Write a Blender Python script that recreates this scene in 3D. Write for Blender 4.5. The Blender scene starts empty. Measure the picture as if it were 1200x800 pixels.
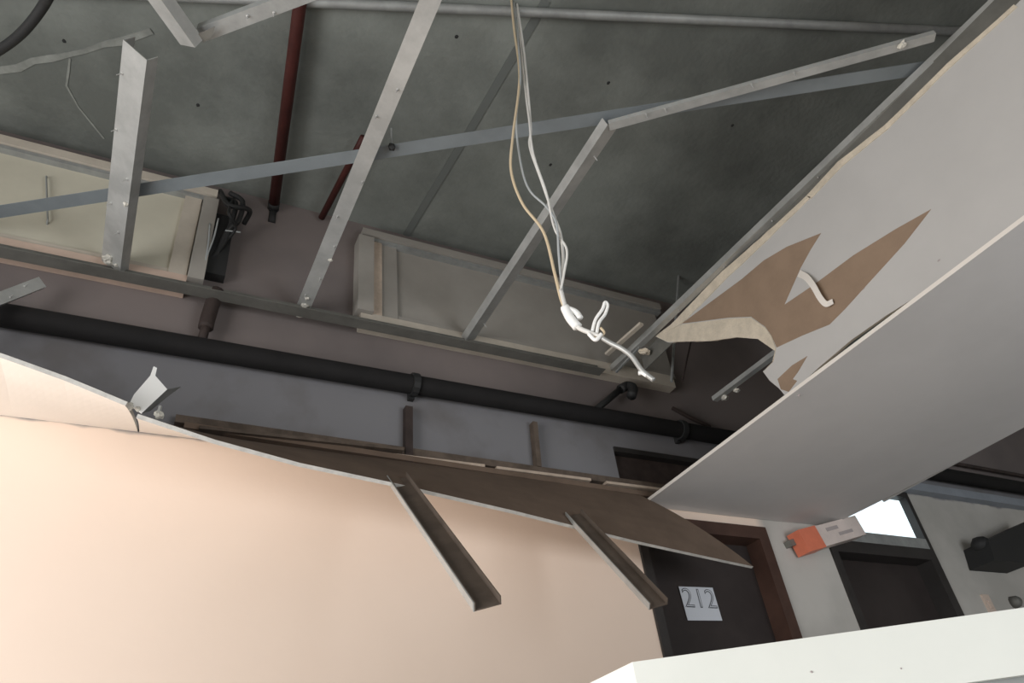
import bpy, bmesh, math, random
from mathutils import Vector, Matrix, noise, geometry
random.seed(7)
scene = bpy.context.scene
C = scene.collection

# ------------------------------------------------------------------ camera
CZ = 0.87                     # eye height above the floor
D = 2.40                      # distance from the eye to the wall with the doors
YAW, PIT, ROL, F = 0.54068, 0.63813, -0.13831, 847.66
CAM = Vector((0, 0, CZ))
fw = Vector((math.sin(YAW)*math.cos(PIT), math.cos(YAW)*math.cos(PIT), math.sin(PIT)))
r0 = Vector((math.cos(YAW), -math.sin(YAW), 0)); u0 = r0.cross(fw)
rt = r0*math.cos(ROL) + u0*math.sin(ROL); up = -r0*math.sin(ROL) + u0*math.cos(ROL)
cd = bpy.data.cameras.new('camera'); cam = bpy.data.objects.new('camera', cd); C.objects.link(cam)
M3 = Matrix((rt, up, -fw)).transposed()
cam.matrix_world = Matrix.Translation(CAM) @ M3.to_4x4()
cd.sensor_width = 36; cd.lens = F/1200*36; cd.clip_start = 0.02
scene.camera = cam

# ------------------------------------------------------------------ world, lights, exposure
w = bpy.data.worlds.new('world'); scene.world = w; w.use_nodes = True
w.node_tree.nodes['Background'].inputs[0].default_value = (0.75, 0.86, 1.0, 1)
w.node_tree.nodes['Background'].inputs[1].default_value = 1.0
def area(name, loc, target, sx, sy, power, col):
    l = bpy.data.lights.new(name, 'AREA'); l.shape = 'RECTANGLE'; l.size = sx; l.size_y = sy
    l.energy = power; l.color = col
    o = bpy.data.objects.new(name, l); C.objects.link(o); o.location = loc
    o.rotation_euler = (Vector(target)-Vector(loc)).to_track_quat('-Z', 'Y').to_euler()
    return o
# daylight through the big opening in the left end wall; unseen fill lamp added at the wall behind
area('daylight_left', (-2.05, 0.75, 1.15), (0, 0.75, 1.15), 2.2, 1.9, 96, (1.0, 0.985, 0.97))
area('fill_back', (2.75, -2.35, .85), (2.75, 0, .85), 2.5, 1.5, 58, (0.93, 0.97, 1.0))
scene.view_settings.view_transform = 'Standard'
scene.view_settings.look = 'None'
scene.view_settings.exposure = 0.0
scene.view_settings.gamma = 1.0
scene.view_settings.use_curve_mapping = False

# ------------------------------------------------------------------ pixel rays -> points on known planes
def ray(x, y): return fw + rt*((x-600)/F) - up*((y-400)/F)
def onwall(x, y, off=0.0): d = ray(x, y); return CAM + d*((D-off)/d.y)
def onz(x, y, z): d = ray(x, y); return CAM + d*((z-CZ)/d.z)
def onx(x, y, X): d = ray(x, y); return CAM + d*(X/d.x)
H1 = CZ + .825*D     # level of the metal ceiling grid
H2 = CZ + .533*D     # underside of the dropped bulkhead
HB = CZ + .560*D     # wall line the border boards hung from
H3 = CZ + 1.09*D     # underside of the slab
X1 = 0.84*D          # face of the bulkhead fascia
X2 = 1.355*D         # far side of the bulkhead
XL, XR, YB = -2.1, 7.2, -2.4

# ------------------------------------------------------------------ materials
def mat(name, col, rough=.8, metal=0.0, var=.0, vscale=6.0, col2=None, bump=0.0, bscale=60.0, spec=.3, emit=None, estr=0):
    m = bpy.data.materials.new(name); m.use_nodes = True
    nt = m.node_tree; b = nt.nodes['Principled BSDF']
    b.inputs['Base Color'].default_value = (*col, 1); b.inputs['Roughness'].default_value = rough
    b.inputs['Metallic'].default_value = metal; b.inputs['Specular IOR Level'].default_value = spec
    tc = nt.nodes.new('ShaderNodeTexCoord')
    if var > 0 or col2:
        n = nt.nodes.new('ShaderNodeTexNoise'); n.inputs['Scale'].default_value = vscale; n.inputs['Detail'].default_value = 6
        n.inputs['Roughness'].default_value = .65
        nt.links.new(tc.outputs['Object'], n.inputs['Vector'])
        r = nt.nodes.new('ShaderNodeValToRGB')
        c2 = col2 if col2 else tuple(c*(1-var) for c in col)
        r.color_ramp.elements[0].position = .36; r.color_ramp.elements[1].position = .64
        r.color_ramp.elements[0].color = (*c2, 1); r.color_ramp.elements[1].color = (*col, 1)
        nt.links.new(n.outputs['Fac'], r.inputs['Fac']); nt.links.new(r.outputs['Color'], b.inputs['Base Color'])
    if bump > 0:
        n2 = nt.nodes.new('ShaderNodeTexNoise'); n2.inputs['Scale'].default_value = bscale; n2.inputs['Detail'].default_value = 5
        nt.links.new(tc.outputs['Object'], n2.inputs['Vector'])
        bp = nt.nodes.new('ShaderNodeBump'); bp.inputs['Strength'].default_value = bump; bp.inputs['Distance'].default_value = .01
        nt.links.new(n2.outputs['Fac'], bp.inputs['Height']); nt.links.new(bp.outputs['Normal'], b.inputs['Normal'])
    if emit:
        b.inputs['Emission Color'].default_value = (*emit, 1); b.inputs['Emission Strength'].default_value = estr
    return m
M = {}
M['slab'] = mat('bare_concrete', (.25, .265, .242), .9, var=.45, vscale=1.3, bump=.25, bscale=45)
M['joint'] = mat('dark_joint', (.145, .155, .145), .9)
M['chalk'] = mat('lime_streak', (.305, .315, .29), .95, var=.3, vscale=14)
M['metal'] = mat('galvanised_steel', (.50, .50, .48), .45, .35, var=.22, vscale=9, spec=.4)
M['metal_dull'] = mat('dull_galvanised_steel', (.40, .41, .40), .5, .35, var=.25, vscale=9)
M['metal_dark'] = mat('weathered_steel_track', (.20, .195, .175), .6, .3, var=.25, vscale=7)
M['strip_blue'] = mat('bluish_zinc_strip', (.27, .30, .315), .5, .3, var=.15, vscale=5)
M['paint'] = mat('white_board_paint', (.55, .535, .515), .7, var=.07, vscale=2.2)
M['soffit'] = mat('white_soffit_paint', (.62, .60, .585), .7, var=.08, vscale=1.5)
M['cream_face'] = mat('cream_board_paint', (.86, .80, .73), .7, var=.05, vscale=3)
M['core'] = mat('gypsum_core', (.74, .65, .52), .95, var=.18, vscale=22, bump=.4, bscale=140)
M['core_white'] = mat('board_edge', (.62, .60, .56), .9, var=.25, vscale=25)
M['tan'] = mat('torn_kraft_paper', (.33, .235, .165), .95, var=.14, vscale=8)
M['brown'] = mat('board_back_paper', (.18, .128, .095), .95, var=.22, vscale=5)
M['batten'] = mat('old_batten_wood', (.15, .115, .09), .85, var=.45, vscale=12)
M['lath'] = mat('cream_lath', (.62, .50, .40), .8, var=.25, vscale=16)
M['black_pipe'] = mat('black_pipe', (.012, .011, .011), .8, var=.3, vscale=8)
M['brown_pipe'] = mat('rusty_brown_pipe', (.062, .045, .040), .7, var=.4, vscale=12)
M['red_pipe'] = mat('red_primer_pipe', (.085, .024, .020), .6, var=.3, vscale=10)
M['door'] = mat('dark_door_leaf', (.045, .036, .034), .45, var=.3, vscale=3)
M['door_frame'] = mat('brown_door_frame', (.085, .045, .033), .5, var=.35, vscale=5)
M['frame_dark'] = mat('dark_frame', (.040, .036, .034), .5, var=.3, vscale=5)
M['paper'] = mat('white_paper', (.62, .65, .70), .8)
M['ink'] = mat('grey_ink', (.10, .105, .12), .8)
M['orange'] = mat('orange_plastic', (.74, .21, .12), .45, var=.1, vscale=20)
M['sign'] = mat('white_plastic', (.72, .62, .57), .5, var=.12, vscale=12)
M['smudge'] = mat('grey_print', (.40, .35, .34), .7)
M['wire_y'] = mat('yellowed_wire', (.62, .50, .34), .5)
M['wire_w'] = mat('white_wire', (.72, .70, .66), .5)
M['wire_g'] = mat('grey_wire', (.42, .44, .44), .5)
M['tape'] = mat('white_tape', (.90, .89, .86), .6)
M['cable'] = mat('black_cable', (.025, .025, .025), .6)
M['panel_cream'] = mat('cream_infill_board', (.59, .555, .45), .75, var=.10, vscale=3)
M['panel_grey'] = mat('grey_infill_board', (.36, .335, .30), .75, var=.12, vscale=3)
M['rail'] = mat('pale_frame_rail', (.56, .50, .42), .7, var=.15, vscale=8)
M['rail_peach'] = mat('peach_ledge', (.62, .47, .38), .8, var=.12, vscale=8)
M['counter'] = mat('white_laminate', (.84, .85, .79), .45, var=.04, vscale=3)
M['counter_base'] = mat('grey_laminate', (.30, .31, .30), .6, var=.1, vscale=3)
M['floor'] = mat('pale_floor_tile', (.38, .36, .335), .5, var=.12, vscale=3)
M['plain_wall'] = mat('plain_wall_paint', (.68, .63, .57), .85, var=.06, vscale=2)
M['plaster'] = mat('plaster_lump', (.74, .71, .63), .95, var=.2, vscale=40, bump=.6, bscale=90)
M['glow'] = mat('lit_window_glass', (.8, .9, .95), .2, emit=(.80, .95, 1.0), estr=1.15)
M['ledge_blue'] = mat('grey_blue_ledge', (.30, .325, .36), .8, var=.15, vscale=6)
M['switch'] = mat('beige_switch', (.62, .50, .42), .5)
M['speck'] = mat('dark_speck', (.03, .03, .03), .9)

# wall paint: finished pinkish paint below the old ceiling line, bare purplish plaster above it
def wall_mat():
    m = bpy.data.materials.new('wall_paint'); m.use_nodes = True
    nt = m.node_tree; N = nt.nodes; L = nt.links; b = N['Principled BSDF']; b.inputs['Roughness'].default_value = .85
    b.inputs['Specular IOR Level'].default_value = .2
    tc = N.new('ShaderNodeTexCoord'); sp = N.new('ShaderNodeSeparateXYZ'); L.new(tc.outputs['Object'], sp.inputs[0])
    def noise_ramp(scale, c0, c1, p0=.38, p1=.62):
        n = N.new('ShaderNodeTexNoise'); n.inputs['Scale'].default_value = scale; n.inputs['Detail'].default_value = 6
        L.new(tc.outputs['Object'], n.inputs['Vector'])
        r = N.new('ShaderNodeValToRGB'); e = r.color_ramp.elements
        e[0].position, e[1].position = p0, p1; e[0].color = (*c0, 1); e[1].color = (*c1, 1)
        L.new(n.outputs['Fac'], r.inputs['Fac']); return r.outputs['Color']
    def step(sock, edge, width):
        r = N.new('ShaderNodeMapRange'); r.inputs['From Min'].default_value = edge-width; r.inputs['From Max'].default_value = edge+width
        L.new(sock, r.inputs['Value']); return r.outputs['Result']
    def mix(f, a, c):
        x = N.new('ShaderNodeMix'); x.data_type = 'RGBA'; L.new(f, x.inputs['Factor']); L.new(a, x.inputs[6]); L.new(c, x.inputs[7]); return x.outputs[2]
    pink = noise_ramp(1.4, (.83, .675, .56), (.85, .695, .58))
    white = noise_ramp(2.6, (.44, .42, .385), (.545, .52, .48))
    lower = mix(step(sp.outputs['X'], 1.12*D, .03), pink, white)
    blue = noise_ramp(4.0, (.175, .165, .165), (.222, .218, .228), .30, .5)
    purp = noise_ramp(1.8, (.165, .142, .136), (.215, .182, .172))
    upper = mix(step(sp.outputs['Z'], CZ+.705*D, .02), blue, purp)
    wob = N.new('ShaderNodeTexNoise'); wob.inputs['Scale'].default_value = 9; L.new(tc.outputs['Object'], wob.inputs['Vector'])
    ad = N.new('ShaderNodeMath'); ad.operation = 'MULTIPLY_ADD'; ad.inputs[1].default_value = .04
    L.new(wob.outputs['Fac'], ad.inputs[0]); L.new(sp.outputs['Z'], ad.inputs[2])
    far = N.new('ShaderNodeMath'); far.operation = 'MULTIPLY_ADD'; far.inputs[1].default_value = -(.645-.56)*D
    L.new(step(sp.outputs['X'], 1.25*D, .02), far.inputs[0]); L.new(ad.outputs[0], far.inputs[2])
    # bare plaster only where the left-hand ceiling used to hide it
    L.new(mix(step(far.outputs[0], HB+.02, .008), lower, upper), b.inputs['Base Color'])
    bn = N.new('ShaderNodeTexNoise'); bn.inputs['Scale'].default_value = 35; L.new(tc.outputs['Object'], bn.inputs['Vector'])
    bp = N.new('ShaderNodeBump'); bp.inputs['Strength'].default_value = .04; bp.inputs['Distance'].default_value = .01
    L.new(bn.outputs['Fac'], bp.inputs['Height']); L.new(bp.outputs['Normal'], b.inputs['Normal'])
    return m
M['wall'] = wall_mat()

# ------------------------------------------------------------------ mesh helpers
class MB:
    def __init__(s): s.v = []; s.f = []; s.mi = []
    def add(s, vs, fs, mi=0):
        o = len(s.v); s.v += [tuple(v) for v in vs]; s.f += [tuple(i+o for i in f) for f in fs]; s.mi += [mi]*len(fs)
    def box(s, a, b, mi=0):
        x0, y0, z0 = a; x1, y1, z1 = b
        s.add([(x0,y0,z0),(x1,y0,z0),(x1,y1,z0),(x0,y1,z0),(x0,y0,z1),(x1,y0,z1),(x1,y1,z1),(x0,y1,z1)],
              [(0,3,2,1),(4,5,6,7),(0,1,5,4),(1,2,6,5),(2,3,7,6),(3,0,4,7)], mi)
    def sweep(s, prof, A, B, upv=(0,0,1), mi=0, t0=0.0, t1=0.0):
        A = Vector(A); B = Vector(B); d = (B-A).normalized(); upv = Vector(upv)
        side = d.cross(upv).normalized(); u = side.cross(d).normalized(); n = len(prof)
        vs = [A + side*p[0] + u*p[1] + d*(t0*p[0]) for p in prof] + [B + side*p[0] + u*p[1] + d*(t1*p[0]) for p in prof]
        s.add(vs, [(i, (i+1) % n, n+(i+1) % n, n+i) for i in range(n)] + [tuple(range(n))[::-1], tuple(range(n, 2*n))], mi)
    def bar(s, A, B, wd, ht, upv=(0,0,1), mi=0):
        s.sweep([(-wd/2,-ht/2),(wd/2,-ht/2),(wd/2,ht/2),(-wd/2,ht/2)], A, B, upv, mi)
    def tube(s, pts, r, n=8, mi=0):
        pts = [Vector(p) for p in pts]; rs = r if isinstance(r, (list, tuple)) else [r]*len(pts)
        ref = None; vs = []
        for i, p in enumerate(pts):
            d = (pts[min(i+1, len(pts)-1)] - pts[max(i-1, 0)]).normalized()
            if ref is None: ref = d.orthogonal().normalized()
            ref = (ref - d*ref.dot(d)).normalized(); bi = d.cross(ref)
            for k in range(n):
                a = 2*math.pi*k/n; vs.append(p + (ref*math.cos(a) + bi*math.sin(a))*rs[i])
        m = len(pts)
        fs = [(i*n+k, i*n+(k+1) % n, (i+1)*n+(k+1) % n, (i+1)*n+k) for i in range(m-1) for k in range(n)]
        fs += [tuple(range(n))[::-1], tuple(range((m-1)*n, m*n))]
        s.add(vs, fs, mi)
    def prism(s, pts, off, mi_face=0, mi_side=None, mi_back=None):
        """polygon pts (3-D, planar, may be concave) extruded by vector off"""
        n = len(pts); pts = [Vector(p) for p in pts]; off = Vector(off)
        tris = [tuple(t) for t in geometry.tessellate_polygon([pts])]
        s.add(pts, tris, mi_face)
        s.add([p+off for p in pts], [t[::-1] for t in tris], mi_face if mi_back is None else mi_back)
        s.add(pts + [p+off for p in pts], [(i, (i+1) % n, n+(i+1) % n, n+i) for i in range(n)], mi_face if mi_side is None else mi_side)
    def blob(s, c, r, sq=(1,1,1), rough=.35, mi=0, sub=2):
        bm = bmesh.new(); bmesh.ops.create_icosphere(bm, subdivisions=sub, radius=1)
        c = Vector(c); vs = []
        for v in bm.verts:
            k = 1 + rough*noise.noise(v.co*1.7 + c*9)
            vs.append(c + Vector((v.co.x*sq[0], v.co.y*sq[1], v.co.z*sq[2]))*r*k)
        bm.verts.index_update(); fs = [tuple(v.index for v in f.verts) for f in bm.faces]; bm.free(); s.add(vs, fs, mi)
    def build(s, name, mats, parent=None, smooth=False, origin=None):
        me = bpy.data.meshes.new(name); o0 = Vector(origin) if origin is not None else Vector((0,0,0))
        me.from_pydata([Vector(v)-o0 for v in s.v], [], s.f)
        for m in (mats if isinstance(mats, (list, tuple)) else [mats]): me.materials.append(M[m])
        me.polygons.foreach_set('material_index', s.mi)
        me.validate(); me.update()
        bm = bmesh.new(); bm.from_mesh(me); bmesh.ops.recalc_face_normals(bm, faces=bm.faces); bm.to_mesh(me); bm.free()
        if smooth: me.polygons.foreach_set('use_smooth', [True]*len(me.polygons))
        o = bpy.data.objects.new(name, me); C.objects.link(o); o.location = o0
        if parent is not None:
            o.parent = parent; o.matrix_parent_inverse = Matrix.Translation(parent.location).inverted()
        return o
def tag(o, label, cat, group=None):
    o['label'] = label; o['category'] = cat
    if group: o['group'] = group
    return o
def struct(o, label=None, cat=None):
    o['kind'] = 'structure'
    if label: o['label'] = label
    if cat: o['category'] = cat
    return o
def empty(name, loc):
    o = bpy.data.objects.new(name, None); C.objects.link(o); o.location = loc; o.empty_display_size = .1; return o
def spline(pts, k=8):
    """Catmull-Rom through pts"""
    P = [Vector(p) for p in pts]; P = [P[0]*2-P[1]] + P + [P[-1]*2-P[-2]]; out = []
    for i in range(1, len(P)-2):
        for j in range(k):
            t = j/k; a, b, c, d = P[i-1:i+3]
            out.append(.5*((2*b) + (c-a)*t + (2*a-5*b+4*c-d)*t*t + (3*b-a-3*c+d)*t**3))
    return out + [P[-2]]
def U(wd, h, t=.0022, lip=0.0):
    return [(-wd/2, h), (-wd/2, 0), (wd/2, 0), (wd/2, h), (wd/2-t, h), (wd/2-t, t), (-wd/2+t, t), (-wd/2+t, h)]
def rag(pts, n, amp, normal):
    """subdivide an open polyline and roughen it inside its plane"""
    pts = [Vector(p) for p in pts]; out = []; nm = Vector(normal)
    for a, b in zip(pts, pts[1:]):
        d = b-a; side = d.cross(nm).normalized()
        m = max(1, int(d.length/n))
        for i in range(m):
            p = a + d*(i/m)
            if i: p = p + side*random.uniform(-amp, amp)
            out.append(p)
    return out + [pts[-1]]

# ------------------------------------------------------------------ room shell
def wall_panel(name, x0, x1, z0, z1, y0, y1, holes, mats):
    xs = sorted({x0, x1, *[h[0] for h in holes], *[h[1] for h in holes]}); zs = sorted({z0, z1, *[h[2] for h in holes], *[h[3] for h in holes]})
    def hole(x, z): return any(h[0] < x < h[1] and h[2] < z < h[3] for h in holes)
    m = MB()
    solid = lambda i, j: 0 <= i < len(xs)-1 and 0 <= j < len(zs)-1 and not hole((xs[i]+xs[i+1])/2, (zs[j]+zs[j+1])/2)
    for i in range(len(xs)-1):
        for j in range(len(zs)-1):
            if not solid(i, j): continue
            a, b, c, d = xs[i], xs[i+1], zs[j], zs[j+1]
            m.add([(a,y0,c),(b,y0,c),(b,y0,d),(a,y0,d)], [(0,1,2,3)]); m.add([(a,y1,c),(b,y1,c),(b,y1,d),(a,y1,d)], [(3,2,1,0)])
            if not solid(i-1, j): m.add([(a,y0,c),(a,y1,c),(a,y1,d),(a,y0,d)], [(0,1,2,3)])
            if not solid(i+1, j): m.add([(b,y0,c),(b,y1,c),(b,y1,d),(b,y0,d)], [(3,2,1,0)])
            if not solid(i, j-1): m.add([(a,y0,c),(b,y0,c),(b,y1,c),(a,y1,c)], [(0,1,2,3)])
            if not solid(i, j+1): m.add([(a,y0,d),(b,y0,d),(b,y1,d),(a,y1,d)], [(3,2,1,0)])
    return m
DA = (.802*D, 1.127*D); DAH = CZ + .514*D          # door 212
DB = (1.297*D, 1.640*D); DBH = CZ + .503*D         # second door
TB = (CZ + .527*D, CZ + .645*D)                    # lit transom over the second door
TA = (CZ + .583*D, CZ + .652*D)                    # boarded transom over door 212
m = wall_panel('wall_front', XL, XR, 0, H3, D, D+.22, [(DA[0], DA[1], -1, DAH), (DA[0]-.02, DA[1], TA[0], TA[1]), (DB[0], DB[1], -1, TB[1])], 'wall')
struct(m.build('wall_front', 'wall'))
m = MB(); m.box((XL-.2, YB-.2, -.1), (XR+.2, D+.22, 0)); struct(m.build('floor', 'floor'))
m = MB(); m.box((XL-.2, YB-.2, H3), (XR+.2, D+.22, H3+.18)); slab = struct(m.build('ceiling', 'slab'))
# left end wall with its large opening, back wall with a hole added for the fill lamp
def side_wall(name, x0, x1, holes):
    mm = wall_panel(name, YB, D, 0, H3, 0, .18, holes, 'plain_wall')
    mm.v = [(x0 + v[1]*(1 if x1 > x0 else -1), v[0], v[2]) for v in mm.v]
    return struct(mm.build(name, 'plain_wall'))
side_wall('wall_left', XL, XL-.2, [(-.4, 1.9, .15, 2.15)])
side_wall('wall_right', XR, XR+.2, [])
m = wall_panel('wall_back', XL, XR, 0, H3, YB-.2, YB, [(1.45, 4.05, .05, 1.65)], 'plain_wall'); struct(m.build('wall_back', 'plain_wall'))

# marks on the slab: shutter joint, lime streak, a cobweb thread, drilled specks
def slab_strip(name, pts, wd, mt, amp=0.0, z=.004):
    mm = MB(); P = [onz(x, y, H3) for x, y in pts]; P = rag(P, .06, amp, (0,0,1)); top = []; bot = []
    for i, p in enumerate(P):
        d = (P[min(i+1, len(P)-1)]-P[max(i-1, 0)]).normalized(); s_ = Vector((d.y, -d.x, 0))*wd/2*(random.uniform(.6, 1.3) if amp else 1)
        top.append(p+s_); bot.append(p-s_)
    n = len(P); v = [(*q[:2], H3-z) for q in top+bot] + [(*q[:2], H3+.002) for q in top+bot]
    f = []
    for i in range(n-1):
        f += [(i, i+1, n+i+1, n+i), (2*n+i, 3*n+i, 3*n+i+1, 2*n+i+1), (i, 2*n+i, 2*n+i+1, i+1), (n+i, n+i+1, 3*n+i+1, 3*n+i)]
    mm.add(v, f); return mm.build(name, mt, slab)
slab_strip('slab_joint', [(640, 0), (555, 145), (475, 277)], .034, 'joint')
slab_strip('lime_streak', [(-40, 92), (0, 82), (60, 68), (120, 52), (178, 36)], .028, 'chalk', .008)
slab_strip('lime_streak', [(82, 68), (78, 100), (92, 125), (122, 162)], .007, 'chalk', .004, .003)
for x, y in [(75, 48), (535, 43), (713, 97), (858, 147), (965, 33), (645, 193), (232, 123)]:
    mm = MB(); p = onz(x, y, H3); mm.blob(p, .008, (1, 1.2, .35), .3, sub=1); mm.build('drill_mark', 'speck', slab)

# ------------------------------------------------------------------ doors
def make_door(nm, x0, x1, head, label, transom=None, boarded=None, leafmat='door'):
    root = empty(nm, ((x0+x1)/2, D, 0)); struct(root, label)
    fr = .062
    mm = MB(); mm.box((x0, D-.012, 0), (x0+fr*.7, D+.15, head)); mm.build('door_jamb', 'frame_dark', root)
    mm = MB(); mm.box((x1-fr, D-.012, 0), (x1, D+.15, head)); mm.build('door_jamb', 'door_frame' if boarded else 'frame_dark', root)
    mm = MB(); mm.box((x0+fr*.7, D-.012, head-fr), (x1-fr, D+.15, head)); mm.build('door_head', 'door_frame' if boarded else 'frame_dark', root)
    mm = MB(); mm.box((x0+fr*.7, D+.085, .01), (x1-fr, D+.125, head-fr)); leaf = mm.build('door_leaf', leafmat, root)
    mm = MB(); mm.tube(spline([(x1-.12, D+.085, 1.0), (x1-.12, D+.03, 1.0), (x1-.19, D+.025, 1.0), (x1-.23, D+.028, 1.0)], 4), .009); mm.build('door_handle', 'metal_dull', leaf, True)
    return root
d1 = make_door('door_1', DA[0], DA[1], DAH, 'dark brown door with a white paper reading 212', boarded=True)
d2 = make_door('door_2', DB[0], DB[1], DBH, 'dark door under a bright lit transom window')
# second door's transom: dark frame, pale sill, lit glass
x0, x1 = DB
mm = MB(); mm.box((x0, D-.012, TB[1]-.032), (x1, D+.15, TB[1])); mm.build('transom_head', 'frame_dark', d2)
for a, b in ((x0, x0+.03), (x1-.03, x1)):
    mm = MB(); mm.box((a, D-.012, DBH), (b, D+.15, TB[1]-.032)); mm.build('transom_stile', 'frame_dark', d2)
mm = MB(); mm.box((x0+.03, D-.014, DBH), (x1-.03, D+.15, TB[0])); mm.build('transom_sill', 'metal_dull', d2)
mm = MB(); mm.box((x0+.03, D+.035, TB[0]), (x1-.03, D+.045, TB[1]-.032)); mm.build('transom_pane', 'glow', d2)
# boarded transom over door 212
mm = MB(); mm.box((DA[0]-.02, D+.03, TA[0]), (DA[1], D+.06, TA[1])); mm.build('transom_board', 'brown_pipe', d1)
mm = MB(); mm.box((DA[0]-.02, D-.01, TA[1]-.025), (DA[1], D+.03, TA[1])); mm.build('transom_rail', 'frame_dark', d1)
# number sheet taped on the door leaf
pc = onwall(821, 707, -.078)
sheet = empty('paper_sign', pc + Vector((0, 0, -.07)))
tag(sheet, 'white paper sheet reading 212 taped on the dark door', 'paper sign')
mm = MB(); a = .098; b = .074
mm.prism([pc+Vector((-a+.004, 0, -b)), pc+Vector((a, 0, -b+.004)), pc+Vector((a-.004, 0, b)), pc+Vector((-a, 0, b-.003))], (0, .002, 0)); mm.build('sheet', 'paper', sheet)
cu = bpy.data.curves.new('digits', 'FONT'); cu.body = '212'; cu.size = .120; cu.align_x = 'CENTER'; cu.align_y = 'CENTER'; cu.extrude = .0006; cu.space_character = 1.05
fo = bpy.data.objects.new('digits', cu); C.objects.link(fo)
bpy.context.view_layer.update()
me = bpy.data.meshes.new_from_object(fo.evaluated_get(bpy.context.evaluated_depsgraph_get())); bpy.data.objects.remove(fo)
me.materials.clear(); me.materials.append(M['ink'])
cu2 = cu.copy(); 
to = bpy.data.objects.new('digits', me); C.objects.link(to); to.parent = sheet
to.location = Vector((0, -.0012, .088)); to.rotation_euler = (math.pi/2, 0, 0); to['label'] = 'outlined grey digits reading 212'
# pale inner stroke so the digits read as outlined
cu2.offset = -.0036; cu2.extrude = .0006
fo = bpy.data.objects.new('digit_fill', cu2); C.objects.link(fo); bpy.context.view_layer.update()
me2 = bpy.data.meshes.new_from_object(fo.evaluated_get(bpy.context.evaluated_depsgraph_get())); bpy.data.objects.remove(fo)
me2.materials.clear(); me2.materials.append(M['paper'])
t2 = bpy.data.objects.new('digit_fill', me2); C.objects.link(t2); t2.parent = sheet
t2.location = Vector((0, -.0022, .088)); t2.rotation_euler = (math.pi/2, 0, 0)

# ------------------------------------------------------------------ boarded clerestory windows above the grid
def clerestory(nm, x0, x1, label, pm, railm, ledgem, left_reveal, right_reveal, dep=.07):
    zt = CZ + 1.050*D; zb = CZ + .812*D
    root = empty(nm, ((x0+x1)/2, D, zb)); struct(root, label)
    mm = MB(); mm.box((x0, D-.03, zb+.05), (x1, D, zt-.045)); p = mm.build('infill_board', pm, root)
    mm = MB(); mm.box((x0-.02, D-dep, zt-.04), (x1+.02, D, zt)); mm.build('top_rail', railm, root)
    mm = MB(); mm.box((x0-.02, D-dep+.01, zt-.06), (x1+.02, D, zt-.043)); mm.build('top_bead', 'metal_dull', root)
    mm = MB(); mm.box((x0-.02, D-dep*.8, zb), (x1-.03, D, zb+.071)); mm.build('bottom_ledge', ledgem, root)
    mm = MB(); mm.box((x0, D-.042, zb+.07), (x1, D-.029, zb+.10)); mm.build('bottom_bead', railm, root)
    if right_reveal:
        mm = MB(); mm.box((x1-.10, D-.05, zb+.07), (x1-.035, D-.03, zt-.06)); mm.build('stile', railm, root)
        mm = MB(); mm.box((x1-.03, D-.075, zb+.05), (x1+.03, D, zt-.06)); mm.build('stile', 'panel_grey', root)
    if left_reveal:
        mm = MB(); mm.box((x0-.04, D-.08, zb+.065), (x0+.03, D, zt-.06)); mm.build('stile', 'panel_grey', root)
        mm = MB(); mm.box((x0+.03, D-.055, zb+.065), (x0+.075, D-.03, zt-.06)); mm.build('stile', 'lath', root)
        mm = MB(); mm.box((x0+.075, D-.045, zb+.065), (x0+.15, D-.03, zt-.06)); mm.build('stile', 'panel_grey', root)
    return root
w1 = clerestory('window_1', -1.5, .02, 'cream boarded high window above the metal grid, by the red pipe', 'panel_cream', 'rail', 'rail_peach', False, True)
w2 = clerestory('window_2', .70, 2.38, 'grey boarded high window above the metal grid, behind the hanging wires', 'panel_grey', 'panel_grey', 'rail', True, False)
mm = MB(); a = onwall(55, 207, .034); b = onwall(55, 262, .034); mm.tube([a+Vector((0, .006, 0)), a+Vector((0, -.012, -.01)), b+Vector((0, -.012, .01)), b+Vector((0, .006, 0))], .0035, 6); mm.build('pull_handle', 'metal_dull', w1)

# ------------------------------------------------------------------ bulkhead: torn fascia, soffit, far fascia
bulk = empty('ceiling_bulkhead', (X1, D, H2)); tag(bulk, 'white plasterboard bulkhead with torn paper crossing below the slab', 'bulkhead')
XF = X1
fp = lambda x, y, off=0.0: onx(x, y, XF-off)
topedge = [fp(1188, 8), fp(1150, 42), fp(1110, 76), fp(1072, 113), fp(1036, 149), fp(982, 191), fp(945, 231), fp(901, 271), fp(891, 281), fp(875, 296), fp(847, 319), fp(815, 352), fp(785, 383), fp(768, 394)]
near = [Vector((XF, YB, topedge[0].z+.01))]
topedge = near + rag(topedge, .045, .006, (1, 0, 0))
tear = rag([fp(768, 394), fp(782, 401), fp(832, 399), fp(863, 394), fp(888, 396), fp(908, 411), fp(906, 424), fp(894, 435), fp(902, 446), fp(913, 455), fp(921, 463)], .03, .003, (1, 0, 0))[1:]
bot = Vector((XF, tear[-1].y, H2+.012)); tear[-1] = bot
lo = [onx(x, y, XF).y for x, y in ((930, 458), (960, 436), (1000, 405), (1040, 375), (1085, 340), (1120, 313))]
gap = [Vector((XF, yy_, H2+.012+g_)) for yy_, g_ in zip(lo, (.006, .022, .032, .026, .011, .001))]
poly = topedge + tear + gap + [Vector((XF, YB, H2+.012))]
mm = MB(); mm.prism(poly, (.012, 0, 0), 0, 1, 2); fascia = mm.build('fascia_board', ['paint', 'core', 'brown'], bulk)
def patch(nm, pts, mt, off, thick, n=.03, amp=.003, parent=None):
    P = [onx(x, y, XF-off) for x, y in pts]; P = rag(P+[P[0]], n, amp, (1, 0, 0))[:-1]
    q = MB(); q.prism(P, (thick, 0, 0)); return q.build(nm, mt, parent or fascia)
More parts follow.
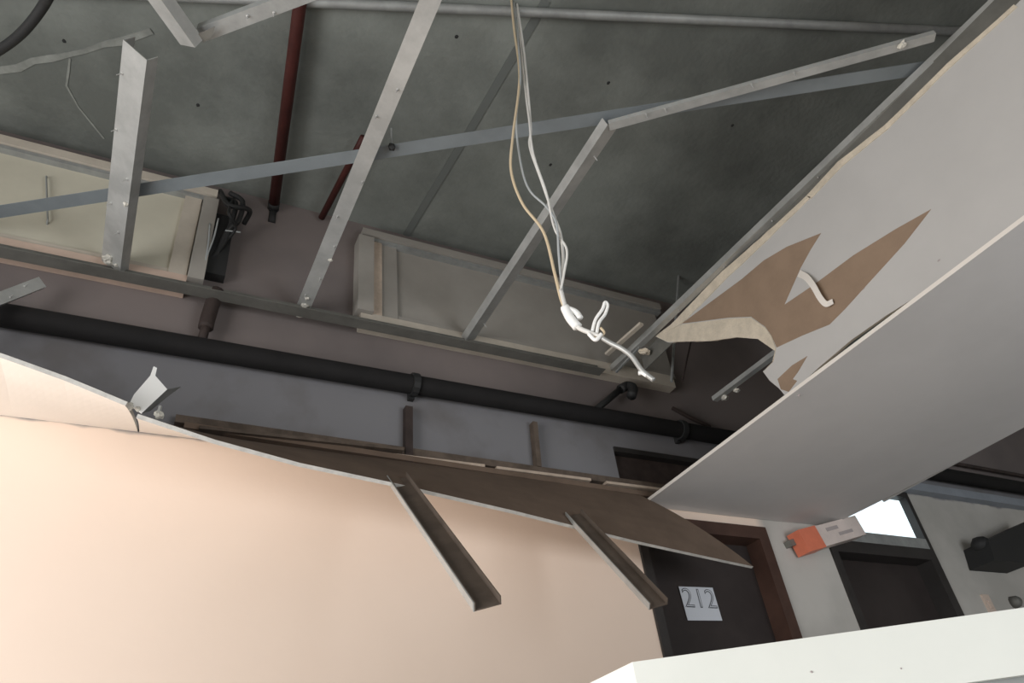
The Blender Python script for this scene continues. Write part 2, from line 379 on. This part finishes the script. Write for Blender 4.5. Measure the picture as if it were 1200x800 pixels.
patch('torn_patch', [(799, 379), (835, 352), (869, 327), (895, 305), (922, 289), (962, 273), (950, 292), (938, 314), (919, 357), (947, 338), (957, 331), (1000, 299), (1050, 268), (1091, 245), (1060, 285), (1019, 330), (990, 362), (972, 380), (940, 393), (910, 407), (904, 393), (897, 383), (880, 371), (854, 372)], 'tan', .0012, .0011, .2, 0)
patch('torn_patch', [(911, 444), (928, 428), (946, 417), (936, 434), (929, 444), (934, 446), (924, 459), (915, 456)], 'tan', .0012, .0011, .2, 0)
patch('exposed_core', [(768, 394), (799, 380), (854, 373), (880, 372), (897, 384), (904, 394), (909, 408), (906, 423), (895, 434), (905, 424), (908, 411), (888, 397), (863, 395), (832, 399.5), (782, 400.5)], 'core', .0025, .0024, .2, 0)
patch('exposed_core', [(768, 394), (785, 381), (815, 350), (847, 317), (891, 279), (945, 229), (950, 231), (897, 283), (853, 324), (820, 358), (799, 379)], 'core', .0028, .0027, .04, .002)
patch('exposed_core', [(945, 229), (982, 189), (1036, 147), (1110, 74), (1188, 5), (1192, 8), (1113, 79), (1039, 152), (986, 195), (950, 233)], 'core', .0028, .0027, .05, .0015)
# curled strip of face paper hanging off the torn patch
P = spline([fp(936, 320, .004), fp(945, 325, .02), fp(953, 335, .03), fp(961, 349, .028), fp(968, 356, .018), fp(976, 353, .012)], 6)
mm = MB(); vs = []; n = len(P)
for i, p in enumerate(P):
    wd = .013*(1-.25*i/n); t = (P[min(i+1, n-1)]-P[max(i-1, 0)]).normalized(); sd = t.cross(Vector((1, 0, 0))).normalized()
    vs += [p+sd*wd, p-sd*wd, p+sd*wd+Vector((.0012, 0, 0)), p-sd*wd+Vector((.0012, 0, 0))]
for i in range(n-1):
    a = 4*i; b = a+4; mm.add([vs[a], vs[a+1], vs[b+1], vs[b]], [(0, 1, 2, 3)]); mm.add([vs[a+2], vs[a+3], vs[b+3], vs[b+2]], [(3, 2, 1, 0)])
mm.build('paper_curl', 'cream_face', fascia)
for x, y, s_ in [(1000, 327, .010), (1012, 338, .006), (992, 348, .004), (1100, 305, .005), (936, 463, .005)]:
    mm = MB(); mm.blob(fp(x, y), s_, (.15, 1.3, .7), .4, sub=1); mm.build('scuff', 'smudge', fascia)
# soffit board with a proud pale edge, sagging a touch at its free side
m = MB(); nx, ny = 10, 24; th = .014
def sof(i, j): 
    u_ = i/nx; v_ = j/ny; x = X1-.022 + (X2-.07*v_**8-X1+.022)*u_; y = YB + (D-.004-YB)*v_
    z = H2 - .012*math.sin(u_*math.pi)*.5 + .006*u_*u_ + .004*noise.noise(Vector((x*1.3, y*1.1, 0)))*(1 if 0 < i else 0)
    return Vector((x, y, z))
g = [[sof(i, j) for j in range(ny+1)] for i in range(nx+1)]
vb = [p for row in g for p in row]; vt = [p+Vector((0, 0, th)) for p in vb]; K = ny+1; N0 = len(vb)
m.add(vb+vt, [(i*K+j, (i+1)*K+j, (i+1)*K+j+1, i*K+j+1) for i in range(nx) for j in range(ny)], 0)
m.add(vb+vt, [(N0+i*K+j, N0+i*K+j+1, N0+(i+1)*K+j+1, N0+(i+1)*K+j) for i in range(nx) for j in range(ny)], 2)
ed = []
for j in range(ny): ed += [(j, j+1, N0+j+1, N0+j), (nx*K+j, N0+nx*K+j, N0+nx*K+j+1, nx*K+j+1)]
for i in range(nx): ed += [(i*K, N0+i*K, N0+(i+1)*K, (i+1)*K), (i*K+ny, (i+1)*K+ny, N0+(i+1)*K+ny, N0+i*K+ny)]
m.add(vb+vt, ed, 1)
m.build('soffit_board', ['soffit', 'cream_face', 'brown'], bulk)
mm = MB(); mm.box((X2-.012, YB, H2+.01), (X2, D-.3, H1+.02)); mm.build('far_fascia', ['paint'], bulk)
# metal edge channel carrying the fascia
A = onz(1170, 0, H1); B = onz(704, 445, H1); dd = (B-A).normalized(); A2 = A - dd*2.2
edge = empty('edge_channel', B); tag(edge, 'long galvanised edge channel running along the top of the torn bulkhead', 'metal channel')
mm = MB(); mm.sweep(U(.034, .030), A2+Vector((.012, 0, -.006)), B+Vector((.012, 0, -.006))); mm.build('channel', 'metal', edge)
mm = MB(); mm.box((X1+.013, YB, H1-.09), (X1+.018, B.y-.25, H1-.002)); mm.build('fixing_flange', 'metal_dark', edge)
for t in (.2, .34, .45, .58, .72, .86):
    p = A.lerp(B, t); mm = MB(); mm.tube([p+Vector((.012, 0, .0)), p+Vector((.012, 0, -.012))], [.005, .002], 6); mm.build('screw', 'metal', edge)

# ------------------------------------------------------------------ ceiling grid channels
def chan(nm, label, A, B, wd=.072, h=.028, mt='metal', screws=(), upv=(0, 0, 1), group=None, t0=0, t1=0, lump=None):
    A = Vector(A); B = Vector(B)
    root = empty(nm, B); tag(root, label, 'metal channel', group)
    q = MB(); q.sweep(U(wd, h), A, B, upv, 0, t0, t1); q.build('channel', mt, root)
    d = (B-A).normalized(); side = d.cross(Vector(upv)).normalized(); dn = -side.cross(d).normalized()
    for t, s_ in screws:
        p = A.lerp(B, t) + side*s_*wd
        q = MB(); q.tube([p-dn*.004, p+dn*.002, p+dn*.003, p+dn*.02], [.005, .005, .0022, .0012], 6); q.build('screw', 'metal', root)
    if lump:
        for t, s_, r in lump:
            q = MB(); q.blob(A.lerp(B, t)+side*s_*wd+dn*.004, r, (1, 1, .6), .9, sub=2); q.build('plaster_lump', 'plaster', root)
    return root
z = H1
mid = lambda a, b, zz=None: (onz(*a, zz or H1) + onz(*b, zz or H1))/2
chan('ceiling_channel', 'short galvanised channel crossing in front of the cream boarded window', mid((139, 55), (177, 62)), mid((112, 333), (142, 336)), .088, .040,
     screws=[(.1, -.4), (.3, -.4), (.45, .3), (.6, -.3), (.7, .2)], lump=[(.86, -.1, .022), (.55, .42, .008), (.86, .3, .007)], t0=.05, upv=(.60, 0, .80))
A = mid((490, 0), (519, 0)); B = mid((338, 374), (360, 377)); d = (B-A).normalized()
chan('ceiling_channel', 'long galvanised channel with plaster lumps passing in front of the two red pipes', A-d*.9, B, .056, .028,
     screws=[(.5, .2), (.55, -.3), (.66, .4), (.74, -.2), (.80, .35), (.88, .3), (.93, -.2)], lump=[(.955, .05, .016), (.985, -.05, .020), (.83, .45, .007), (.935, .0, .009)], upv=(.22, 0, .97))
chan('ceiling_channel', 'galvanised channel behind the hanging wires, crossing the grey boarded window', mid((706, 149), (728, 149)), mid((534, 409), (552, 411)),   .056, .034, 'metal',
     screws=[(.1, .2), (.35, .4), (.85, .4), (.96, .3)], t0=.35, upv=(-.42, 0, .91))
# diagonal pieces
A = onz(714, 149, H1-.012); B = onz(1096, 44, H1-.012)
chan('loose_channel', 'loose bright channel slanting from the hanging-wires channel to the bulkhead, bent tip', A, B, .030, .018, 'metal', screws=[(.12, .4), (.18, .4), (.45, .5), (.58, .5)], lump=[(.9, .3, .012)])
A = onz(-60, 257.5, H1+.036); B = onz(1082, 80, H1+.036)
mm = MB(); mm.sweep([(-.026, 0), (.026, 0), (.026, .002), (-.024, .002), (-.024, .020), (-.026, .020)], A, B)
root = empty('angle_strip', A); tag(root, 'long bluish zinc angle strip lying slantwise over the channels', 'metal strip'); mm.build('strip', 'strip_blue', root)
p = onz(459, 172, H1+.03); q = MB(); q.blob(p, .014, (1, 1, 1), .3, sub=1); q.build('hanger_clip', 'cable', root)
q = MB(); q.tube([p, p+Vector((.0, .0, .10))], .003, 6); q.build('hanger_wire', 'metal_dull', root)
# bent stub and crossing offcut at the upper left
A = onz(165, -22, H1); B = onz(220, 54, H1)
chan('bent_channel', 'wide broken channel stub with dusty face, next to the lime streak', A-(B-A)*.8, B, .060, .036, 'metal', t1=.1, upv=(.40, -.40, .82))
A = onz(236, 41, H1+.034); B = onz(345, 0, H1+.034); d = B-A
chan('crossing_channel', 'dull channel offcut meeting the broken dusty stub', A, B+d*.9, .042, .025, 'metal_dull', screws=[(.27, .1), (.4, -.3)])
mm = MB(); p = [onz(x, y, H1+.01) for x, y in ((232, 40), (252, 31), (249, 42), (238, 50))]; mm.prism(p, (0, 0, .002)); tag(mm.build('bent_tab', 'metal_dark'), 'small bent dark metal tab at the tip of the broken stub', 'metal tab')
# conduit under the slab
A = onz(300, 0, H3-.022); B = onz(1108, 36, H3-.022); d = (B-A).normalized()
mm = MB(); mm.tube([A-d*.9, A, B, B+d*.6], .018, 10); tag(mm.build('slab_conduit', 'metal_dull', smooth=True), 'thin grey conduit fixed under the concrete slab', 'conduit')
# wall track the grid hangs on
A = onwall(-60, 272, .092); B = onwall(706, 437, .092); A.z = B.z = CZ+.812*D
mm = MB(); mm.sweep([(-.028, .03), (-.028, -.03), (.03, -.03), (.03, -.027), (-.025, -.027), (-.025, .03)][::-1], A, B)
track = empty('wall_track', A); tag(track, 'long dark steel wall track below the boarded high windows', 'metal track'); mm.build('track', 'metal_dark', track)
# broken channel tip at the far left, and small offcuts near the bulkhead
A = onwall(-12, 354, .16); B = onwall(50, 330, .10)
c = chan('broken_channel', 'short broken channel tip jutting out beside the black pipe, specked with plaster', A-(B-A)*1.2, B, .040, .02, 'metal', upv=(0, .8, .6), screws=[(.85, .2), (.7, -.2)])
def strip(nm, label, a, b, wd, ht, mt, cat, upv=(0, 0, 1)):
    q = MB(); q.bar(a, b, wd, ht, upv, 0); return q.build(nm, mt, edge)
strip('channel_offcut', 'narrow metal offcut beside the bulkhead edge channel, pointing at the black elbow', onz(752, 379, H1-.01), onz(711, 415, H1-.01), .022, .012, 'rail', 'metal strip')
strip('channel_offcut', 'thin metal sliver under the end of the bulkhead edge channel', onz(748, 408, H1-.04), onz(722, 436, H1-.04), .010, .008, 'metal_dull', 'metal strip')
q = MB(); q.blob(onz(756, 412, H1-.05), .022, (1.3, .8, .6), .9); q.build('gypsum_crumb', 'core', edge)
for i, (a, b, lb) in enumerate((((790, 402), (787, 447), 'pale drop rod in the torn opening of the bulkhead'), ((808, 408), (800, 445), 'thin brownish drop rod inside the torn opening'))):
    pa = onwall(*a, .22); pb = onwall(*b, .22)
    q = MB(); q.tube([pa+(pa-pb)*3.2, pa, pb], (.007, .004)[i], 6); tag(q.build('drop_rod', ('metal_dull', 'brown_pipe')[i]), lb, 'rod')
A = onx(912, 418, X1+.10); B = onx(838, 471, X1+.32)
B = onz(838, 470, H2+.42); A = onz(925, 405, H2+.42)
chan('inner_channel', 'metal channel showing inside the torn opening of the bulkhead, gypsum at its end', A, B, .03, .022, 'metal', lump=[(.9, .6, .018), (.75, .9, .014)])

# ------------------------------------------------------------------ pipes
mm = MB(); y = D-.055; zc = CZ+.703*D
mm.tube([(XL+.05, y, zc), (XR-.05, y, zc)], .041, 14)
pipe = empty('black_pipe', (0, y, zc)); tag(pipe, 'long black pipe running along the bare upper wall', 'pipe'); mm.build('pipe', 'black_pipe', pipe, True)
for x in (-.9, .91, 2.3, 3.9):
    q = MB(); q.tube([(x-.014, y, zc), (x+.014, y, zc)], .050, 14); q.box((x-.012, y+.03, zc-.05), (x+.012, D-.003, zc+.05)); q.build('pipe_clamp', 'cable', pipe)
# branch with elbow near the bulkhead
a = onwall(690, 487, .055); b = onwall(727, 456, .055)
q = MB(); q.tube([a, b], .016, 8); q.tube(spline([b, onwall(735, 452, .06), onwall(742, 455, .09), onwall(740, 464, .10)], 4), .024, 10); q.build('branch_elbow', 'cable', pipe, True)
q = MB(); q.tube([onwall(788, 478, .03), onwall(806, 488, .03), onwall(832, 500, .03)], .010, 8); tag(q.build('short_rod', 'brown_pipe'), 'short dark rod on the wall right of the black elbow', 'rod')
# brown riser from the pipe to the track
q = MB(); q.tube([onwall(235, 404, .05), onwall(243, 376, .05)], .017, 8)
lp = q.build('riser', 'brown_pipe', pipe, True)
q = MB(); q.tube(spline([onwall(241, 384, .05), onwall(244, 372, .05), onwall(251, 350, .05), onwall(255, 341, .05)], 4), .028, 10); q.build('riser_joint', 'brown_pipe', pipe, True)
q = MB(); q.tube(spline([onwall(254, 346, .05), onwall(243, 342, .045), onwall(222, 337, .03)], 4), .009, 6); q.build('side_wire', 'cable', pipe, True)
# red pipes under the slab
zz = H3-.05
def red(nm, label, a, b, r, ext=.9):
    A = onz(*a, zz); B = onz(*b, zz); B = A + (B-A)*min(1, (D-.02-A.y)/(B.y-A.y))
    q = MB(); q.tube([A-(B-A)*ext, A, B], r, 12); root = empty(nm, B); tag(root, label, 'pipe'); q.build('pipe', 'red_pipe', root, True); return root, A, B
rp, A, B = red('red_pipe', 'dark red pipe under the slab ending in a black coupling', (352, 0), (320, 246), .024)
q = MB(); d = (B-A).normalized(); q.tube([B-d*.02, B+d*.02], .026, 12); 
q.tube([B+d*.02, B+d*.02+Vector((0, .0, -.09))], .016, 10); q.build('end_coupling', 'cable', rp, True)
rp, A, B = red('red_pipe', 'thin dark red pipe half hidden behind the channel with plaster lumps', (419, 174), (368, 272), .015, .15)
# dark cable and conduit clutter beside the cream window
ca = empty('cable_clutter', onwall(262, 265, .1)); tag(ca, 'clump of black cables and conduit at the end of the cream boarded window', 'cable clump')
for i, pts in enumerate([[(262, 232, .05), (276, 238, .1), (272, 258, .1), (262, 285, .06), (240, 312, .03)], [(270, 226, .1), (284, 236, .12), (280, 258, .12), (266, 272, .08), (250, 308, .03)], [(258, 224, .04), (268, 240, .14), (292, 246, .12), (286, 262, .05)], [(276, 228, .05), (268, 248, .16), (276, 268, .1), (256, 290, .04)]]):
    q = MB(); q.tube(spline([onwall(*p) for p in pts], 6), .011 if i < 3 else .007, 7); q.build('cable', 'cable', ca, True)
for pts in ([(256, 256, .09), (250, 280, .08), (238, 310, .07)], [(246, 262, .08), (244, 285, .08), (240, 310, .07)], [(264, 270, .09), (274, 271, .09), (282, 272, .09)]):
    q = MB(); q.tube(spline([onwall(*p) for p in pts], 5), .0035, 6); q.build('pale_wire', 'wire_g', ca, True)
q = MB(); q.box((.045, D-.05, CZ+.86*D), (.125, D-.001, CZ+1.0*D)); q.build('junction_box', 'cable', ca)
# grey-blue ledge over the second door
q = MB(); q.box((X2+.02, D-.05, CZ+.645*D+.004), (XR-.02, D-.001, CZ+.668*D)); tag(q.build('wall_ledge', 'ledge_blue'), 'grey-blue ledge along the wall above the lit transom', 'ledge')
q = MB(); q.tube([(X2+.05, D-.03, CZ+.752*D), (XR-.05, D-.03, CZ+.752*D)], .012, 8); tag(q.build('thin_conduit', 'brown_pipe', smooth=True), 'thin dark conduit along the wall above the black pipe, past the bulkhead', 'conduit')

# ------------------------------------------------------------------ battens and laths left on the wall line
def wb(nm, label, a, b, wd, dep, mt, cat='batten', g=None, off=0.0):
    A = onwall(*a, dep/2+off); B = onwall(*b, dep/2+off); q = MB(); q.bar(A, B, dep, wd, (0, 0, 1)); return tag(q.build(nm, mt), label, cat, g)
wb('wall_batten', 'uppermost dark wooden batten on the wall line above the fallen boards', (205, 492), (830, 580), .030, .03, 'batten')
wb('wall_batten', 'brown batten fixed just under the uppermost dark batten', (215, 501), (770, 583), .022, .045, 'brown')
wb('wall_batten', 'short splintered batten by the standing bent offcut', (232, 505), (470, 530), .012, .06, 'batten')
for i, (a, b) in enumerate((((292, 521), (343, 528)), ((352, 530), (424, 539)), ((440, 542), (566, 557)), ((580, 559), (690, 573)), ((708, 576), (772, 584)))):
    wb('lath_strip', 'pale lath strip in the row under the dark battens', (a[0], a[1]-9), (b[0], b[1]-9), .012, .04, 'lath', 'lath', 'pale laths under the battens')
for x0_, y0_, y1_, lb in ((478, 478, 545, 'dark vertical wall bracket below the pipe clamp'), (625, 496, 548, 'slim dark vertical wall bracket nearer the torn bulkhead')):
    A = onwall(x0_, y0_, .02); B = onwall(x0_ + (0 if x0_ < 500 else 5), y1_, .02); q = MB(); q.bar(A, B, .03 if x0_ < 500 else .022, .035, (0, -1, 0)); root = tag(q.build('wall_bracket', 'brown_pipe' if x0_ < 500 else 'batten'), lb, 'bracket')

# ------------------------------------------------------------------ fallen border boards
def board(nm, label, prof, mats, wd=.44, th=.0125, wy=D-.062, holes=None):
    """prof: list of (X at wall, X at free edge, droop in degrees, wall-edge z, width)"""
    NS = 8; rows = []
    for (xw, xf, deg, zw, ww) in prof:
        a = math.radians(deg); row = []
        for k in range(NS+1):
            t = k/NS; l = ww*t; aa = a*(.80+.20*t)
            row.append(Vector((xw+(xf-xw)*t, wy - l*math.cos(aa), zw - l*math.sin(aa))))
        rows.append(row)
    q = MB(); n = len(rows); K = NS+1
    vb = [p for r in rows for p in r]; vt = []
    for i in range(n):
        for k in range(K):
            du = rows[min(i+1, n-1)][k]-rows[max(i-1, 0)][k]; dv = rows[i][min(k+1, NS)]-rows[i][max(k-1, 0)]
            nn = du.cross(dv).normalized(); nn = -nn if nn.z < 0 else nn
            vt.append(rows[i][k] + nn*th)
    N0 = len(vb); V = vb+vt
    q.add(V, [(i*K+k, (i+1)*K+k, (i+1)*K+k+1, i*K+k+1) for i in range(n-1) for k in range(NS)], 0)
    q.add(V, [(N0+i*K+k, N0+i*K+k+1, N0+(i+1)*K+k+1, N0+(i+1)*K+k) for i in range(n-1) for k in range(NS)], 2)
    e = []
    for i in range(n-1): e += [(i*K, N0+i*K, N0+(i+1)*K, (i+1)*K), (i*K+NS, (i+1)*K+NS, N0+(i+1)*K+NS, N0+i*K+NS)]
    for k in range(NS): e += [(k, k+1, N0+k+1, N0+k), ((n-1)*K+k, N0+(n-1)*K+k, N0+(n-1)*K+k+1, (n-1)*K+k+1)]
    q.add(V, e, 1)
    return tag(q.build(nm, mats), label, 'plasterboard')
def lerp_prof(keys, n):
    out = []
    for i in range(n+1):
        t = i/n*(len(keys)-1); k = min(int(t), len(keys)-2); f_ = t-k
        out.append(tuple(a+(b-a)*f_ for a, b in zip(keys[k], keys[k+1])))
    return out
board('fallen_board', 'cream painted plasterboard still near level, ending at the V-shaped split', lerp_prof([(-1.9, -1.9, 1, HB, .44), (-1.2, -1.2, 3, HB, .44), (-.75, -.75, 5.5, HB, .44), (-.415, -.415, 9.2, HB, .44), (-.256, -.256, 14.3, HB, .44), (-.06, -.095, 20.5, HB, .44)], 40), ['cream_face', 'core_white', 'brown'], wy=D-.002)
board('fallen_board', 'long drooping plasterboard showing its brown back beneath the battens', lerp_prof([(-.055, -.062, 24.4, HB, .44), (.152, .152, 30.3, HB, .44), (.406, .406, 35.3, HB, .44), (.712, .712, 39.1, HB, .44), (1.159, 1.159, 45.7, HB, .44), (1.62, 1.693, 54.9, HB, .44), (1.92, 2.338, 64.3, HB-.004, .44)], 36), ['cream_face', 'core_white', 'brown'], wy=D-.002)
# channels still screwed to the back of the long board, hanging past its edge
M['brown_metal'] = mat('shaded_brown_steel', (.16, .125, .10), .6, .2, var=.3, vscale=10)  # dark brown puts the channel's inner shade into its colour
def aty(x, y, Y): d = ray(x, y); return CAM + d*(Y/d.y)
def hang(label, P0, P1, wd):
    d = (P1-P0).normalized(); sd = Vector((1, 0, 0)); sd = (sd - d*sd.dot(d)).normalized()
    nrm = d.cross(sd); nrm = -nrm if nrm.z < 0 else nrm
    nrm = (nrm*.95 - sd*.30).normalized(); sd = (sd - nrm*sd.dot(nrm)).normalized()
    root = empty('hanging_channel', P1); tag(root, label, 'metal channel')
    q = MB(); q.sweep(U(wd, .022, .003), P0, P1, nrm, 0, 0, 0); q.build('channel', 'brown_metal', root)
    q = MB(); q.bar(P0 - sd*wd*.52 + nrm*.011, P1 - sd*wd*.52 + nrm*.011, .003, .023, nrm); q.build('flange', 'metal', root)  # paler steel strip colours the outer flange as lit
    return root
hang('longer dark channel hanging down from the drooping board across the pink wall', aty(466, 562, 2.10), aty(572, 712, 1.52), .066)
hang('shorter dark channel hanging from the drooping board toward the door marked 212', aty(672, 604, 2.14), aty(772, 711, 1.79), .064)
# bent offcut standing at the split
st = empty('bent_offcut', onz(160, 478, HB-.10)); tag(st, 'bent white metal offcut standing up at the V-shaped split', 'metal offcut')
b0 = onz(163, 478, HB-.10); yy = b0.y-.01
pl = lambda x, y, o=0.0: CAM + ray(x, y)*((yy-o)/ray(x, y).y)
q = MB(); q.prism([pl(151, 474), pl(157, 462), pl(176, 440), pl(180, 429), pl(184, 431), pl(182, 440), pl(196, 456), pl(166, 484), pl(160, 480)], (.0, .003, .0)); q.build('face', 'tape', st)
q = MB(); q.prism([pl(196, 456), pl(166, 484), pl(176, 481, -.03), pl(199, 462, -.04), pl(212, 453, -.04)], (0, .003, 0)); q.build('bent_flange', 'metal_dull', st)
for x, y, r in ((152, 476, .012), (162, 479, .008), (186, 486, .013)):
    q = MB(); q.blob(pl(x, y), r, (1, .7, 1), .6); q.build('plaster_lump', 'plaster', st)
q = MB(); q.tube([pl(188, 476), pl(185, 488)], .006, 6); q.build('screw_end', 'metal', st)

# ------------------------------------------------------------------ hanging wires
wires = empty('hanging_wires', onz(602, 0, H3)); tag(wires, 'bundle of loose yellowed wires hanging from the slab', 'wires')
az = Vector((onz(602, 0, H3).x, onz(602, 0, H3).y, 0)); R0 = az.length; azd = az.normalized()
def atd(x, y, dist):       # point of a ray on the upright plane through the hanging place
    d = ray(x, y); return CAM + d*(dist/(d.x*azd.x + d.y*azd.y))
def wire(nm, pts, r, mt, dist=R0, top=True, root=wires, n=7):
    P = [atd(x, y, dist+o) for x, y, o in pts]
    if top: P = [Vector((P[0].x, P[0].y, H3+.005))] + P
    q = MB(); q.tube(spline(P, 8), r, n); return q.build(nm, mt, root, True)
wire('wire', [(598, -20, 0), (602, 30, 0), (608, 75, .01), (608, 105, .0), (601, 160, -.01), (599, 200, 0), (612, 238, 0), (637, 272, .0), (650, 320, 0), (658, 352, 0), (668, 374, 0)], .0042, 'wire_y')
wire('wire', [(600, -20, .01), (606, 40, .01), (610, 90, 0), (605, 140, .02), (610, 190, .02), (620, 222, .02), (640, 242, .02), (652, 262, .0), (655, 300, 0), (660, 350, .01), (666, 372, .01)], .0034, 'wire_g')
wire('wire', [(602, -20, .02), (612, 45, .02), (618, 100, .02), (622, 150, .03), (621, 172, .03), (634, 210, .02), (648, 250, .02), (657, 275, .02), (660, 305, .02), (657, 335, .01)], .0042, 'wire_w')
wire('wire', [(604, -20, .03), (611, 60, .02), (616, 110, .02), (620, 140, .02), (625, 180, .01), (640, 225, .01), (650, 268, .01), (664, 292, .0), (661, 320, 0), (656, 345, 0)], .0034, 'wire_w')
wire('wire', [(657, 340, 0), (664, 364, 0), (676, 382, 0), (692, 390, 0), (703, 394, 0)], .0062, 'wire_w', top=False)
wire('wire', [(694, 388, 0), (698, 374, 0), (706, 362, 0), (709, 354, 0), (712, 358, .004), (709, 368, .004), (702, 378, 0), (699, 392, 0)], .0042, 'tape', top=False)
wire('tape_wrap', [(662, 360, 0), (668, 372, 0), (677, 383, 0)], .0125, 'tape', top=False)
wire('tape_wrap', [(666, 362, 0), (675, 366, 0), (680, 373, 0)], .0085, 'tape', top=False)
wire('tape_wrap', [(690, 391, -.004), (698, 398, -.004), (705, 391, -.004)], .005, 'tape', top=False)
wire('wire', [(692, 391, 0), (700, 396, 0), (708, 390, 0), (704, 384, 0)], .0032, 'wire_y', top=False)
wire('wire_end', [(706, 396, 0), (716, 402, 0), (728, 408, 0), (740, 417, 0), (750, 431, 0), (757, 438, 0), (766, 445, 0)], .0062, 'metal', top=False)
wire('wire_end', [(748, 437, 0), (753, 437, 0), (758, 440, 0)], .005, 'tape', top=False)
# black cable at the upper left
q = MB(); q.tube(spline([onz(-40, 80, H1+.3), onz(0, 58, H1+.25), (onz(28, 36, H1+.22)), onz(52, 5, H1+.2), onz(62, -18, H1+.2), onz(85, -80, H3)], 6), .015, 9)
tag(q.build('black_cable', 'cable', smooth=True), 'thick black cable drooping from the slab over the lime streak', 'cable')

# ------------------------------------------------------------------ things on the wall by the second door
a = onwall(937, 636, .06); b = onwall(1004, 617, .06)
sg = empty('sign_box', a); tag(sg, 'white box with an orange end fixed aslant beside the lit transom', 'sign box')
dv = (b-a).normalized(); nv = Vector((-dv.z, 0, dv.x))
def obox(nm, t0, t1, h0, h1, y0, y1, mt):
    q = MB(); L = (b-a).length
    P = [a+dv*(L*t)+nv*h for t, h in ((t0, h0), (t1, h0), (t1, h1), (t0, h1))]
    q.prism([Vector((p.x, D-y0, p.z)) for p in P], (0, y0-y1, 0)); return q.build(nm, mt, sg)
obox('orange_end', 0, .28, -.055, .055, .088, .012, 'orange'); obox('white_body', .28, 1.0, -.052, .052, .086, .012, 'sign')
obox('faint_print', .42, .62, .012, .030, .0872, .084, 'smudge'); obox('faint_print', .58, .82, -.022, -.006, .0872, .084, 'smudge')
obox('wall_bracket', -.07, .06, .0, .03, .04, .0, 'metal_dark')
# black fixture on the wall
bx = empty('black_fixture', onwall(1165, 650, 0)); tag(bx, 'black box fixture with a round knob jutting from the wall past the second door', 'wall fixture')
q = MB(); a_ = onwall(1160, 643, .02); q.prism([onwall(1158, 632, .16), onwall(1210, 607, .16), onwall(1210, 660, .16), onwall(1166, 656, .16)], (0, .158, 0)); q.build('body', 'cable', bx)
q = MB(); q.blob(onwall(1150, 638, .10), .045, (1.1, 1.2, 1), .15); q.build('knob', 'cable', bx, True)
q = MB(); q.tube([onwall(1150, 638, .10), onwall(1162, 642, .10)], .03, 8); q.build('knob_stem', 'cable', bx, True)
q = MB(); p = onwall(1158, 709, 0); q.box((p.x-.03, D-.012, p.z-.055), (p.x+.03, D, p.z+.055)); q.box((p.x-.012, D-.02, p.z-.02), (p.x+.012, D-.012, p.z+.02)); tag(q.build('switch_plate', 'switch'), 'beige switch plate on the wall right of the second door', 'switch')
q = MB(); p = onwall(1187, 706, 0); q.tube([(p.x, D, p.z), (p.x, D-.03, p.z), (p.x, D-.045, p.z)], [.035, .03, .018], 10); tag(q.build('round_bell', 'metal_dark', smooth=True), 'small dark round bell push beside the beige switch plate', 'bell push')

# ------------------------------------------------------------------ white counter in the foreground
ct = empty('reception_counter', (.95, 1.0, 0)); tag(ct, 'white angled counter with a grey lower front standing before the doors', 'counter')
nz = Vector((math.sin(YAW), math.cos(YAW), 0)); DC = 1.34
def cp(x, y): d = ray(x, y); return CAM + d*(DC/d.dot(nz))
k0 = cp(741, 775); k1 = cp(1200, 712); zt = (k0.z+k1.z)/2; zb = cp(1160, 796).z
e = (k1-k0); e.z = 0; e.normalize(); k1 = k0 + e*1.75; k0 = Vector((k0.x, k0.y, 0)); k1 = Vector((k1.x, k1.y, 0))
k2 = k0 + Vector((0, .55, 0)); back = .38
pl_ = [k0, k1, k1 + nz*back, k0 + nz*back*.72 + e*.17 + Vector((0, .35, 0)), k2 + Vector((.36, .0, 0)), k2]
q = MB(); q.prism([Vector((p.x, p.y, zb)) for p in pl_], (0, 0, zt-zb)); band = q.build('top_band', 'counter', ct)
cen = sum(pl_, Vector())/len(pl_)
q = MB(); q.prism([Vector((p.x, p.y, 0)) + (Vector((cen.x-p.x, cen.y-p.y, 0))).normalized()*.03 for p in pl_], (0, 0, zb)); q.build('base_panel', 'counter_base', ct)
for x, y, r in ((951, 787, .0022), (1056, 783, .0016)):
    q = MB(); p = cp(x, y); q.blob(p, r, (1, 1, 1), .2, sub=1); q.build('nail_hole', 'smudge', band)
